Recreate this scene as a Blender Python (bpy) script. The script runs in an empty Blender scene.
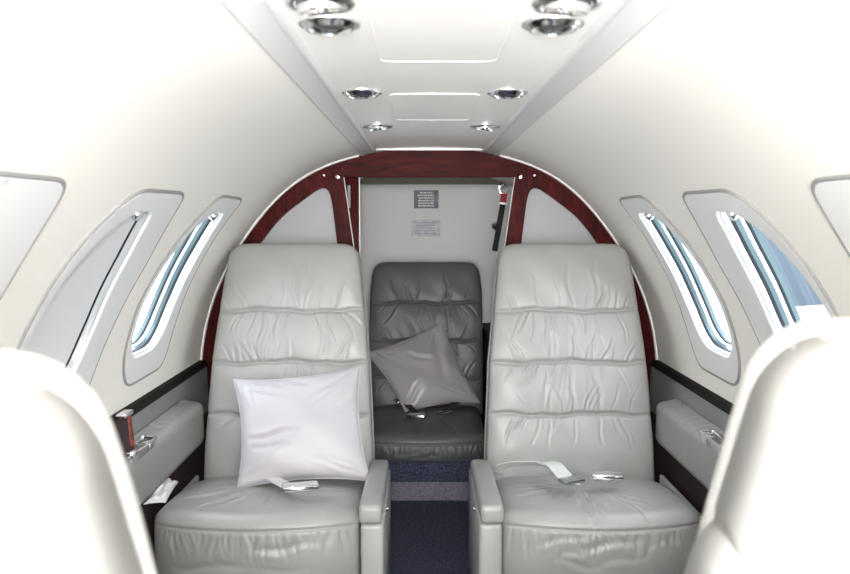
import bpy, bmesh, math, random
import numpy as np
from mathutils import Vector, Matrix
from mathutils.geometry import delaunay_2d_cdt

S = bpy.context.scene
COL = S.collection
PI = math.pi
R, ZC = 0.76, 0.56            # radius and centre height of the cabin tube
FORE, AFT, DIV = -0.75, 3.72, 2.655

# ------------------------------------------------------------------ materials
def mat(name, col, rough=0.5, metal=0.0, bump=0.0, bscale=200.0, var=0.0, vscale=8.0,
        coat=0.0, sheen=0.0, spec=0.5, bdist=0.002, aniso=None):
    m = bpy.data.materials.new(name); m.use_nodes = True
    nt = m.node_tree; b = nt.nodes['Principled BSDF']
    b.inputs['Base Color'].default_value = (*col, 1)
    b.inputs['Roughness'].default_value = rough
    b.inputs['Metallic'].default_value = metal
    b.inputs['Specular IOR Level'].default_value = spec
    if coat: b.inputs['Coat Weight'].default_value = coat; b.inputs['Coat Roughness'].default_value = 0.12
    if sheen: b.inputs['Sheen Weight'].default_value = sheen; b.inputs['Sheen Roughness'].default_value = 0.4
    tc = nt.nodes.new('ShaderNodeTexCoord')
    if bump:
        n = nt.nodes.new('ShaderNodeTexNoise'); n.inputs['Scale'].default_value = bscale
        n.inputs['Detail'].default_value = 4
        nt.links.new(tc.outputs['Object'], n.inputs['Vector'])
        bp = nt.nodes.new('ShaderNodeBump'); bp.inputs['Strength'].default_value = bump
        bp.inputs['Distance'].default_value = bdist
        nt.links.new(n.outputs['Fac'], bp.inputs['Height'])
        nt.links.new(bp.outputs['Normal'], b.inputs['Normal'])
    if var:
        n = nt.nodes.new('ShaderNodeTexNoise'); n.inputs['Scale'].default_value = vscale
        n.inputs['Detail'].default_value = 5
        nt.links.new(tc.outputs['Object'], n.inputs['Vector'])
        r = nt.nodes.new('ShaderNodeValToRGB')
        r.color_ramp.elements[0].position = 0.3; r.color_ramp.elements[1].position = 0.7
        r.color_ramp.elements[0].color = (*[c*(1-var) for c in col], 1)
        r.color_ramp.elements[1].color = (*[min(1, c*(1+var)) for c in col], 1)
        nt.links.new(n.outputs['Fac'], r.inputs['Fac'])
        nt.links.new(r.outputs['Color'], b.inputs['Base Color'])
    return m

def wood_mat(name, scale=(3, 3, 0.6)):
    m = mat(name, (0.12, 0.012, 0.01), rough=0.45, spec=0.06)
    nt = m.node_tree; b = nt.nodes['Principled BSDF']
    tc = nt.nodes.new('ShaderNodeTexCoord'); mp = nt.nodes.new('ShaderNodeMapping')
    mp.inputs['Scale'].default_value = scale
    n = nt.nodes.new('ShaderNodeTexNoise'); n.inputs['Scale'].default_value = 14
    n.inputs['Detail'].default_value = 8; n.inputs['Roughness'].default_value = 0.65; n.inputs['Distortion'].default_value = 1.2
    r = nt.nodes.new('ShaderNodeValToRGB'); e = r.color_ramp.elements
    e[0].position = 0.3; e[0].color = (0.016, 0.002, 0.002, 1)
    e[1].position = 0.75; e[1].color = (0.10, 0.010, 0.008, 1)
    x = e.new(0.52); x.color = (0.048, 0.005, 0.0045, 1)
    nt.links.new(tc.outputs['Object'], mp.inputs['Vector']); nt.links.new(mp.outputs['Vector'], n.inputs['Vector'])
    nt.links.new(n.outputs['Fac'], r.inputs['Fac']); nt.links.new(r.outputs['Color'], b.inputs['Base Color'])
    return m

M = dict(
 liner=mat('cream_liner', (0.90, 0.868, 0.80), 0.42, bump=0.05, bscale=300, bdist=0.0006),
 ceil=mat('ceiling_panel', (0.90, 0.875, 0.825), 0.30, bump=0.03, bscale=250, bdist=0.0006),
 rail=mat('satin_grey_rail', (0.68, 0.67, 0.665), 0.32, metal=0.1),
 railedge=mat('rail_edge', (0.62, 0.61, 0.60), 0.3),
 surround=mat('grey_window_surround', (0.77, 0.77, 0.765), 0.5, bump=0.03, bscale=400, bdist=0.0005),
 gasket=mat('grey_gasket', (0.27, 0.265, 0.26), 0.6),
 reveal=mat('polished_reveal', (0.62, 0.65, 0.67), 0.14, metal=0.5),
 darkrefl=mat('black_reflection', (0.006, 0.009, 0.013), 0.5, spec=0.2),  # dark reflection strips of the window reveal, as plain colour
 teal=mat('teal_reflection', (0.055, 0.085, 0.095), 0.25, metal=0.2),  # teal reflection strip of the reveal, put into the colour
 shade=mat('grey_shade', (0.74, 0.74, 0.745), 0.5, bump=0.05, bscale=300, bdist=0.0005),
 white=mat('white_trim', (0.86, 0.85, 0.82), 0.35),
 leather=mat('grey_leather', (0.280, 0.276, 0.264), 0.40, bump=0.16, bscale=260, var=0.05, vscale=9, bdist=0.0012),
 leather2=mat('grey_leather_panel', (0.265, 0.262, 0.250), 0.40, bump=0.16, bscale=260, var=0.04, vscale=9, bdist=0.0012),
 dark=mat('charcoal_leather', (0.110, 0.111, 0.117), 0.44, bump=0.18, bscale=240, var=0.08, vscale=9, bdist=0.0012),
 piping=mat('leather_piping', (0.26, 0.257, 0.245), 0.4),
 darkpiping=mat('charcoal_piping', (0.06, 0.062, 0.066), 0.4),
 satin=mat('white_satin', (0.39, 0.37, 0.39), 0.5, sheen=0.3, bump=0.12, bscale=60, bdist=0.002),
 satingrey=mat('grey_satin', (0.36, 0.34, 0.355), 0.36, sheen=0.5, bump=0.15, bscale=60, bdist=0.002),
 chrome=mat('chrome', (0.78, 0.78, 0.78), 0.10, metal=1.0),
 steel=mat('brushed_steel', (0.55, 0.55, 0.56), 0.25, metal=1.0),
 hole=mat('dark_bore', (0.03, 0.025, 0.03), 0.3),
 web=mat('grey_webbing', (0.50, 0.50, 0.48), 0.6, bump=0.2, bscale=500),
 darkweb=mat('black_webbing', (0.012, 0.014, 0.016), 0.7, bump=0.2, bscale=500),
 redweb=mat('red_webbing', (0.45, 0.012, 0.02), 0.6, bump=0.2, bscale=500),
 wood=wood_mat('mahogany'), woodh=wood_mat('mahogany_header', (0.5, 3, 3)),
 woodedge=mat('mahogany_edge', (0.17, 0.03, 0.018), 0.4, var=0.3, vscale=60, spec=0.2),
 grey=mat('grey_side_fabric', (0.22, 0.225, 0.225), 0.75, bump=0.2, bscale=500, bdist=0.0008),
 panel=mat('grey_quarter_panel', (0.32, 0.32, 0.335), 0.5),
 bulk=mat('bulkhead_grey', (0.68, 0.665, 0.655), 0.55, bump=0.04, bscale=300, bdist=0.0006),
 olive=mat('olive_recess', (0.16, 0.15, 0.10), 0.6),
 black=mat('black_ledge', (0.008, 0.008, 0.007), 0.6, spec=0.15),
 carpet=mat('navy_carpet', (0.046, 0.050, 0.088), 0.95, bump=0.9, bscale=200, var=0.85, vscale=115, bdist=0.006),
 riser=mat('flash_sheen_carpet', (0.16, 0.15, 0.19), 0.9, bump=0.7, bscale=300, var=0.35, vscale=180, bdist=0.004),  # flash sheen on the step carpet, lightened into its colour
 bay=mat('burgundy_lower_lining', (0.022, 0.008, 0.012), 0.9, bump=0.4, bscale=300),
 plaque=mat('dark_metal_placard', (0.21, 0.22, 0.245), 0.6, metal=0.3, spec=0.2, var=0.25, vscale=30),
 plaque2=mat('silver_placard', (0.58, 0.58, 0.61), 0.6, metal=0.2, spec=0.2, var=0.2, vscale=40),
 ink=mat('white_lettering', (0.75, 0.75, 0.76), 0.5),
 ink2=mat('grey_lettering', (0.30, 0.30, 0.34), 0.5),
 cloth=mat('white_cloth', (0.75, 0.75, 0.76), 0.8, bump=0.3, bscale=80),
 tarmac=mat('pale_concrete', (0.62, 0.62, 0.62), 0.9, var=0.06, vscale=0.3),
 hangarwall=mat('blue_cladding', (0.050, 0.063, 0.076), 0.8, spec=0.05, var=0.08, vscale=0.2),
 hangardoor=mat('pale_blue_door', (0.058, 0.072, 0.085), 0.8, spec=0.05),
 hangarroof=mat('grey_roof', (0.35, 0.37, 0.4), 0.6),
)
def glass():
    m = bpy.data.materials.new('window_glass'); m.use_nodes = True
    nt = m.node_tree; nt.nodes.remove(nt.nodes['Principled BSDF'])
    o = nt.nodes['Material Output']
    t = nt.nodes.new('ShaderNodeBsdfTransparent'); t.inputs['Color'].default_value = (0.90, 0.95, 0.97, 1)
    g = nt.nodes.new('ShaderNodeBsdfGlossy'); g.inputs['Roughness'].default_value = 0.02
    x = nt.nodes.new('ShaderNodeMixShader')
    x.inputs['Fac'].default_value = 0.07; nt.links.new(t.outputs['BSDF'], x.inputs[1])
    nt.links.new(g.outputs['BSDF'], x.inputs[2]); nt.links.new(x.outputs['Shader'], o.inputs['Surface'])
    return m
M['glass'] = glass()

# ------------------------------------------------------------------ helpers
def obj(name, V, F, m, parent=None, smooth=True, normals=True, angle=40):
    me = bpy.data.meshes.new(name)
    me.from_pydata([tuple(map(float, v)) for v in V], [], [tuple(int(i) for i in f) for f in F])
    if normals:
        bm = bmesh.new(); bm.from_mesh(me)
        bmesh.ops.recalc_face_normals(bm, faces=bm.faces)
        bm.to_mesh(me); bm.free()
    me.materials.append(m)
    if smooth:
        me.polygons.foreach_set('use_smooth', [True]*len(me.polygons))
        if angle: me.set_sharp_from_angle(angle=math.radians(angle))
    o = bpy.data.objects.new(name, me); COL.objects.link(o)
    if parent: o.parent = parent
    return o

class MB:
    """collects shapes; build() links them as ONE mesh"""
    def __init__(s): s.V = []; s.F = []
    def add(s, V, F):
        n = len(s.V); s.V += [tuple(v) for v in V]; s.F += [tuple(i+n for i in f) for f in F]; return s
    def rbox(s, x0, x1, y0, y1, z0, z1, r=0.0, seg=3, rot=None, org=None):
        bm = bmesh.new(); bmesh.ops.create_cube(bm, size=1)
        for v in bm.verts:
            v.co = ((x0+x1)/2+v.co.x*(x1-x0), (y0+y1)/2+v.co.y*(y1-y0), (z0+z1)/2+v.co.z*(z1-z0))
        if r: bmesh.ops.bevel(bm, geom=bm.edges[:], offset=r, segments=seg, profile=0.5, affect='EDGES', clamp_overlap=True)
        if rot: bmesh.ops.rotate(bm, verts=bm.verts, cent=org or (0, 0, 0), matrix=rot)
        bm.verts.index_update()
        s.add([v.co[:] for v in bm.verts], [[v.index for v in f.verts] for f in bm.faces]); bm.free(); return s
    def tube(s, P, r, n=8, closed=False):
        P = [Vector(p) for p in P]; k = len(P); V = []; F = []; nrm = None
        for i in range(k):
            a = P[(i-1) % k] if (closed or i > 0) else P[i]
            b = P[(i+1) % k] if (closed or i < k-1) else P[i]
            t = (b-a).normalized()
            if nrm is None: nrm = t.orthogonal().normalized()
            nrm = (nrm - t*nrm.dot(t)).normalized(); bn = t.cross(nrm)
            for j in range(n):
                q = 2*PI*j/n; V.append(P[i] + (nrm*math.cos(q)+bn*math.sin(q))*r)
        for i in range(k if closed else k-1):
            for j in range(n):
                F.append((i*n+j, i*n+(j+1) % n, ((i+1) % k)*n+(j+1) % n, ((i+1) % k)*n+j))
        if not closed: F.append(tuple(range(n))[::-1]); F.append(tuple((k-1)*n+j for j in range(n)))
        return s.add(V, F)
    def lathe(s, prof, c, ax=(0, 0, 1), n=40):
        """prof: (radius, height) pairs along ax from c"""
        q = Vector((0, 0, 1)).rotation_difference(Vector(ax)); V = []; F = []
        for (r, h) in prof:
            for j in range(n):
                a = 2*PI*j/n; V.append(Vector(c)+q @ Vector((r*math.cos(a), r*math.sin(a), h)))
        for i in range(len(prof)-1):
            for j in range(n):
                F.append((i*n+j, i*n+(j+1) % n, (i+1)*n+(j+1) % n, (i+1)*n+j))
        return s.add(V, F)
    def disc(s, c, r, ax=(0, 0, 1), n=32):
        q = Vector((0, 0, 1)).rotation_difference(Vector(ax))
        return s.add([Vector(c)+q @ Vector((r*math.cos(2*PI*j/n), r*math.sin(2*PI*j/n), 0)) for j in range(n)], [tuple(range(n))])
    def prism(s, poly, y0, y1):
        """poly of (x,z) extruded along y"""
        n = len(poly)
        V = [(x, y0, z) for x, z in poly]+[(x, y1, z) for x, z in poly]
        F = [tuple(range(n)), tuple(range(2*n-1, n-1, -1))]+[(i, (i+1) % n, n+(i+1) % n, n+i) for i in range(n)]
        return s.add(V, F)
    def build(s, name, m, parent=None, smooth=True, angle=40):
        return obj(name, s.V, s.F, m, parent, smooth, True, angle)

def tag(o, label=None, cat=None, group=None, kind=None):
    if label: o['label'] = label
    if cat: o['category'] = cat
    if group: o['group'] = group
    if kind: o['kind'] = kind
    return o
def struct(o, label=None):
    o['kind'] = 'structure'
    if label: o['label'] = label
    return o
def empty(name, loc=(0, 0, 0), rz=0.0):
    o = bpy.data.objects.new(name, None); COL.objects.link(o)
    o.location = loc; o.rotation_euler = (0, 0, rz); o.empty_display_size = 0.1
    return o
def copy_tree(o, parent=None):
    c = o.copy(); COL.objects.link(c); c.parent = parent
    for ch in list(o.children): copy_tree(ch, c)
    return c

# ------------------------------------------------------------------ cabin shell
def bulge(th):                  # the lining's shoulders stand a little outside a true circle
    if th > 90: th = 180-th
    return 0.02*math.exp(-((th-58)/16)**2)
def cyl(Y, th, r, sd):          # th in degrees above the tube's widest line
    a = math.radians(th); r = r+bulge(th)
    return (sd*r*math.cos(a), Y, ZC+r*math.sin(a))
def inside(p, poly):
    x, y = p; c = False; n = len(poly); j = n-1
    for i in range(n):
        xi, yi = poly[i]; xj, yj = poly[j]
        if (yi > y) != (yj > y) and x < (xj-xi)*(y-yi)/(yj-yi)+xi: c = not c
        j = i
    return c
def chaikin(P, n=2, k=0.25):
    for _ in range(n):
        Q = []
        for i in range(len(P)):
            a, b = P[i], P[(i+1) % len(P)]
            Q.append((a[0]*(1-k)+b[0]*k, a[1]*(1-k)+b[1]*k)); Q.append((a[0]*k+b[0]*(1-k), a[1]*k+b[1]*(1-k)))
        P = Q
    return P
def dense(P, d=0.02):           # P in (Y, deg); resample so that no step is longer than d metres
    Q = []
    for i in range(len(P)):
        a, b = P[i], P[(i+1) % len(P)]
        L = math.hypot(b[0]-a[0], math.radians(b[1]-a[1])*R); k = max(1, int(L/d))
        Q += [(a[0]+(b[0]-a[0])*t/k, a[1]+(b[1]-a[1])*t/k) for t in range(k)]
    return Q
def shrink(P, e):               # inset by e metres, (Y, deg)
    s = [(y, math.radians(t)*R) for y, t in P]; n = len(s); area = sum(s[i][0]*s[(i+1) % n][1]-s[(i+1) % n][0]*s[i][1] for i in range(n))
    sg = 1 if area > 0 else -1; Q = []
    for i in range(n):
        a, b, c = s[i-1], s[i], s[(i+1) % n]
        tx, ty = c[0]-a[0], c[1]-a[1]; L = math.hypot(tx, ty) or 1
        Q.append((b[0]-sg*ty/L*e, math.degrees((b[1]+sg*tx/L*e)/R)))
    return Q
def sheet(outer, holes, rfun, sd, grid=0.03):
    """triangulated cylinder skin: outer/holes polygons of (Y, deg)"""
    k = math.radians(1)*R
    verts = []; edges = []
    def ring(P):
        n0 = len(verts); n = len(P)
        for y, t in P: verts.append(Vector((y, t*k)))
        for i in range(n): edges.append((n0+i, n0+(i+1) % n))
    ring(outer)
    for h in holes: ring(h)
    ys = [p[0] for p in outer]; ts = [p[1] for p in outer]
    ys = np.arange(min(ys)+grid, max(ys), grid); tt = np.arange(min(ts)+grid/k, max(ts), grid/k)
    sh = [shrink(h, -0.008) for h in holes]; so = shrink(outer, 0.008)
    for y in ys:
        for t in tt:
            if inside((y, t), so) and not any(inside((y, t), h) for h in sh): verts.append(Vector((y, t*k)))
    vo, eo, fo = delaunay_2d_cdt(verts, edges, [], 0, 1e-6)[:3]
    F = []
    for f in fo:
        c = (sum(vo[i][0] for i in f)/len(f), sum(vo[i][1] for i in f)/len(f)/k)
        if inside(c, outer) and not any(inside(c, h) for h in holes): F.append(tuple(f))
    return [cyl(v[0], v[1]/k, rfun, sd) for v in vo], F
def rect(y0, y1, t0, t1): return [(y0, t0), (y1, t0), (y1, t1), (y0, t1)]

# window outlines, (Y, deg): surround and opening
SUR = {
 1: [(1.93, 8.6), (2.2, 8.8), (2.235, 13.0), (2.243, 20.0), (2.222, 34.8), (2.201, 41.5), (2.197, 48.6), (1.939, 48.8), (1.881, 39.6), (1.859, 26.0), (1.885, 14.0)],
 2: [(1.35, 8.6), (1.665, 8.8), (1.7, 14.0), (1.736, 23.0), (1.753, 33.9), (1.718, 41.5), (1.671, 48.4), (1.402, 48.1), (1.35, 42.5), (1.324, 35.8), (1.31, 22.0), (1.315, 13.0)],
 3: [(0.77, 8.6), (1.08, 8.8), (1.12, 14.0), (1.15, 23.0), (1.165, 33.9), (1.154, 41.5), (1.129, 48.3), (0.819, 48.1), (0.769, 42.5), (0.75, 35.8), (0.74, 22.0), (0.745, 13.0)],
}
OPN = {
 1: [(1.95, 14.0), (2.1, 14.2), (2.15, 17.0), (2.166, 24.0), (2.154, 35.8), (2.118, 44.7), (2.015, 44.7), (1.944, 41.5), (1.9, 33.9), (1.889, 25.0), (1.905, 17.0)],
 2: [(1.38, 14.0), (1.55, 14.2), (1.605, 17.0), (1.626, 24.0), (1.61, 35.8), (1.564, 44.7), (1.458, 44.0), (1.405, 40.6), (1.356, 33.9), (1.337, 25.0), (1.345, 17.0)],
 3: [(0.81, 14.0), (0.98, 14.2), (1.03, 17.0), (1.05, 24.0), (1.047, 35.8), (1.008, 44.0), (0.88, 44.0), (0.822, 40.6), (0.783, 33.9), (0.766, 25.0), (0.775, 17.0)],
}
def uniform(P, n, it=6):        # equal steps along the outline, then a light smoothing
    A = np.array([(y, math.radians(t)*R) for y, t in P]); B = np.vstack([A, A[:1]])
    L = np.concatenate([[0], np.cumsum(np.hypot(*np.diff(B, axis=0).T))]); q = np.linspace(0, L[-1], n, endpoint=False)
    C = np.stack([np.interp(q, L, B[:, 0]), np.interp(q, L, B[:, 1])], -1)
    for _ in range(it): C = 0.5*C+0.25*(np.roll(C, 1, 0)+np.roll(C, -1, 0))
    return [(float(a), math.degrees(float(b)/R)) for a, b in C]
for k in SUR: SUR[k] = uniform(chaikin(dense(SUR[k], 0.05), 2), 150); OPN[k] = uniform(chaikin(dense(OPN[k], 0.04), 2), 130)
T0, T1 = 4.6, 74.2

def loft(rings, sd):            # rings: list of (poly, r) with equal counts
    V = []; F = []; n = len(rings[0][0])
    for P, r in rings: V += [cyl(y, t, r, sd) for y, t in P]
    for i in range(len(rings)-1):
        for j in range(n): F.append((i*n+j, i*n+(j+1) % n, (i+1)*n+(j+1) % n, (i+1)*n+j))
    return V, F

for sd, side in ((-1, 'left'), (1, 'right')):
    V, F = sheet(dense(rect(FORE, AFT, T0, T1), 0.05), [shrink(OPN[k], -0.006) for k in SUR], R, sd, 0.035)
    w = struct(obj('wall_'+side, V, F, M['liner'], angle=None),
               'cream curved cabin side lining on the %s with three windows' % side)

num = 1
for sd in (-1, 1):
    for k in (1, 2, 3):
        side = 'left' if sd < 0 else 'right'
        op, su = OPN[k], SUR[k]
        # raised surround panel with rolled edges
        V, F = sheet(shrink(su, 0.004), [shrink(op, -0.004)], R-0.005, sd, 0.025)
        mb = MB().add(V, F)
        mb.add(*loft([(shrink(su, 0.004), R-0.005), (su, R+0.001)], sd))
        mb.add(*loft([(shrink(op, -0.004), R-0.005), (shrink(op, -0.001), R-0.0035), (op, R-0.001), (op, R+0.004)], sd))
        w = struct(mb.build('window_%d' % num, M['surround'], angle=50))
        closed = (k == 3) or (sd < 0 and k == 2)
        w['label'] = {(-1, 1): 'left cabin window nearest the wooden divider, open to white daylight',
                      (-1, 2): 'middle left cabin window with its grey shade drawn',
                      (-1, 3): 'left cabin window nearest the viewer, cut by the photo edge',
                      (1, 1): 'right cabin window nearest the wooden divider, open to white daylight',
                      (1, 2): 'middle right cabin window with blue view outside',
                      (1, 3): 'right cabin window nearest the viewer, cut by the photo edge'}[(sd, k)]
        MB().tube([cyl(y, t, R-0.002, sd) for y, t in su], 0.0038, 6, True).build('gasket', M['gasket'], w)
        a = 0.002  # dark and teal rings below stand in for reflections in the polished reveal
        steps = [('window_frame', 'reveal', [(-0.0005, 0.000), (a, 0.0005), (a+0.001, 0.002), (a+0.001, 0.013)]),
                 ('dark_reflection', 'darkrefl', [(a+0.001, 0.013), (a+0.003, 0.014), (a+0.003, 0.0205)]),
                 ('teal_reflection', 'teal', [(a+0.003, 0.0205), (a+0.004, 0.029)]),
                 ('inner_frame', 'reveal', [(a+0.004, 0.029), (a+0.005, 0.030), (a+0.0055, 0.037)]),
                 ('dark_reflection', 'darkrefl', [(a+0.0055, 0.037), (a+0.008, 0.038), (a+0.008, 0.043)]),
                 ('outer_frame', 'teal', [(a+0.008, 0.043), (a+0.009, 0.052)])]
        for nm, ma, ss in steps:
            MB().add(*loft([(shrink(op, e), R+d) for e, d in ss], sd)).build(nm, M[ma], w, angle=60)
        V, F = sheet(shrink(op, a+0.008), [], R+0.045, sd, 0.04)
        obj('pane', V, F, M['glass'], w, angle=None)
        if closed:
            V, F = sheet(shrink(op, a+0.0015), [], R+0.0165, sd, 0.04)
            MB().add(V, F).build('shade', M['shade'], w, angle=None)
        # small shade catch at the top of the opening
        ymid = {1: 2.035, 2: 1.487, 3: 0.94}[k]
        c = Vector(cyl(ymid, 44.0, R+0.008, sd)); ax = Vector((sd*math.cos(math.radians(44)), 0, math.sin(math.radians(44))))
        MB().lathe([(0.001, -0.018), (0.010, -0.018), (0.0125, -0.014), (0.0125, 0.0), (0.016, 0.004), (0.016, 0.018), (0.0, 0.018)], c, ax, 20).build('shade_catch', M['chrome'], w)
        num += 1

# ceiling centre panel, slightly crowned, and its two satin rails
V = []; F = []; nx = 14; ny = 60
for j in range(ny+1):
    y = FORE+(AFT-FORE)*j/ny
    for i in range(nx+1):
        x = -0.184+0.368*i/nx; V.append((x, y, ZC+0.756-0.004*(x/0.18)**2))
for j in range(ny):
    for i in range(nx):
        q = j*(nx+1)+i; F.append((q, q+1, q+nx+2, q+nx+1))
struct(obj('ceiling', V, F, M['ceil'], angle=None), 'cream ceiling panel between the two satin rails')
for sd in (-1, 1):
    x0, x1 = 0.178, 0.222
    z0 = ZC+0.752; z1 = ZC+0.737
    prof = [(x0-0.001, z0+0.012), (x0, z0-0.003), (x0+0.003, z0-0.008), (x0+0.007, z0-0.009), (x0+0.010, z0-0.007),
            (x1-0.009, z1-0.003), (x1-0.006, z1-0.006), (x1-0.002, z1-0.005), (x1+0.001, z1+0.000), (x1, z1+0.018)]
    t = MB().prism([(sd*x, z) for x, z in prof], FORE, AFT).build('trim_%d' % (1 if sd < 0 else 2), M['rail'], angle=35)
    struct(t, 'satin grey ceiling rail along the %s edge of the ceiling panel' % ('left' if sd < 0 else 'right'))

struct(MB().rbox(-0.174, 0.174, 2.618, 2.636, ZC+0.748, ZC+0.770, 0.002, 2).build('trim_9', M['white']), 'thin white edge of the ceiling panel above the divider header')
# two blanked access hatches in the ceiling
def rrect(x0, x1, y0, y1, r, n=6):
    P = []
    for cx, cy, a in ((x1-r, y1-r, 0), (x0+r, y1-r, 90), (x0+r, y0+r, 180), (x1-r, y0+r, 270)):
        for i in range(n+1):
            q = math.radians(a+90*i/n); P.append((cx+r*math.cos(q), cy+r*math.sin(q)))
    return P
for i, (y0, y1) in enumerate(((0.80, 1.205), (1.51, 1.89))):
    zc = ZC+0.756
    A = rrect(-0.085, 0.085, y0, y1, 0.02); B = rrect(-0.083, 0.083, y0+.002, y1-.002, 0.018); n = len(A)
    f = lambda x: zc-0.004*(x/0.18)**2
    V = [(x, y, f(x)+0.001) for x, y in A]+[(x, y, f(x)-0.0006) for x, y in B]
    F = [(j, (j+1) % n, n+(j+1) % n, n+j) for j in range(n)]
    # crowned cap
    g = 8; base = len(V)
    F.append(tuple(range(n, 2*n)))
    o = obj('hatch_cover', V, F, M['ceil'], angle=30)
    MB().tube([(x, y, f(x)-0.0004) for x, y in A], 0.0010, 8, True).build('hatch_rim', M['white'], o)
    tag(o, ('larger cream hatch cover in the ceiling, nearer the viewer', 'cream hatch cover in the ceiling, nearer the wooden divider')[i], 'hatch', 'ceiling hatch covers')

# lower side walls, black ledge strips, floor, step, aft bulkhead
for sd, side in ((-1, 'left'), (1, 'right')):
    zt = ZC+R*math.sin(math.radians(T0)); xw = R*math.cos(math.radians(T0))
    mb = MB()
    P = [(xw+0.004, zt+0.004), (xw+0.004, zt-0.016), (0.742, zt-0.016), (0.737, 0.45), (0.725, 0.30), (0.66, 0.02), (0.66, -0.02), (0.80, -0.02), (0.80, zt+0.004)]
    # grey fabric panel above the armrest
    mb.prism([(sd*x, z) for x, z in [(0.742, zt-0.014), (0.738, 0.45), (0.80, 0.45), (0.80, zt-0.014)]], FORE, AFT)
    struct(mb.build('wall_%s_lower' % side, M['grey'], angle=20), 'grey fabric strip of wall between black ledge and armrest on the %s' % side)
    mb = MB().prism([(sd*x, z) for x, z in [(0.738, 0.449), (0.725, 0.30), (0.665, 0.0), (0.80, 0.0), (0.80, 0.449)]], FORE, AFT)
    struct(mb.build('baseboard_%s' % side, M['bay'], angle=20), 'dark burgundy carpeted wall foot behind the seats on the %s' % side)
    mb = MB().prism([(sd*x, z) for x, z in [(xw+0.006, zt+0.006), (xw-0.001, zt+0.001), (xw-0.011, zt-0.003), (xw-0.017, zt-0.013), (0.735, zt-0.019), (0.80, zt-0.019), (0.80, zt+0.006)]], FORE, 2.64)
    struct(mb.build('trim_%d' % (3 if sd < 0 else 4), M['black'], angle=30), 'black ledge strip under the %s windows' % side)
    # pale painted arch edge where the lining meets the divider
    mb = MB(); ring = []
    for i in range(41):
        th = T0+(T1-1.6-T0)*i/40
        ring.append(th)
    V = []; F = []
    for th in ring:
        for (y, r) in ((2.618, R+0.001), (2.620, R-0.004), (2.626, R-0.006), (2.633, R-0.005), (2.636, R+0.001)): V.append(cyl(y, th, r, sd))
    for i in range(40):
        for j in range(4): F.append((i*5+j, i*5+j+1, i*5+5+j+1, i*5+5+j))
    struct(obj('trim_%d' % (5 if sd < 0 else 6), V, F, M['white']), 'thin white arch edge beside the wooden divider on the %s' % side)

struct(MB().rbox(-0.80, 0.80, FORE, 3.03, -0.05, 0.0).build('floor', M['carpet'], smooth=False), 'dark navy carpet of the aisle')
mb = MB().rbox(-0.80, 0.80, 3.031, AFT, -0.05, 0.074)
struct(mb.build('floor_aft', M['carpet'], smooth=False), 'raised dark navy carpeted floor under the charcoal seat')
mb = MB().rbox(-0.66, 0.66, 3.020, 3.030, 0.0, 0.080, 0.003, 2)
struct(mb.build('trim_7', M['riser']), 'purple carpeted step face, paled for flash sheen, across the end of the aisle')
struct(MB().rbox(-0.80, 0.80, 3.70, 3.74, 0.0, 1.247).build('wall_back', M['bulk'], smooth=False), 'light grey aft bulkhead behind the charcoal seat')
struct(MB().rbox(-0.80, 0.80, 3.69, 3.74, 1.2475, 1.34).build('trim_8', M['olive'], smooth=False), 'dark olive band above the grey bulkhead')

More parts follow.
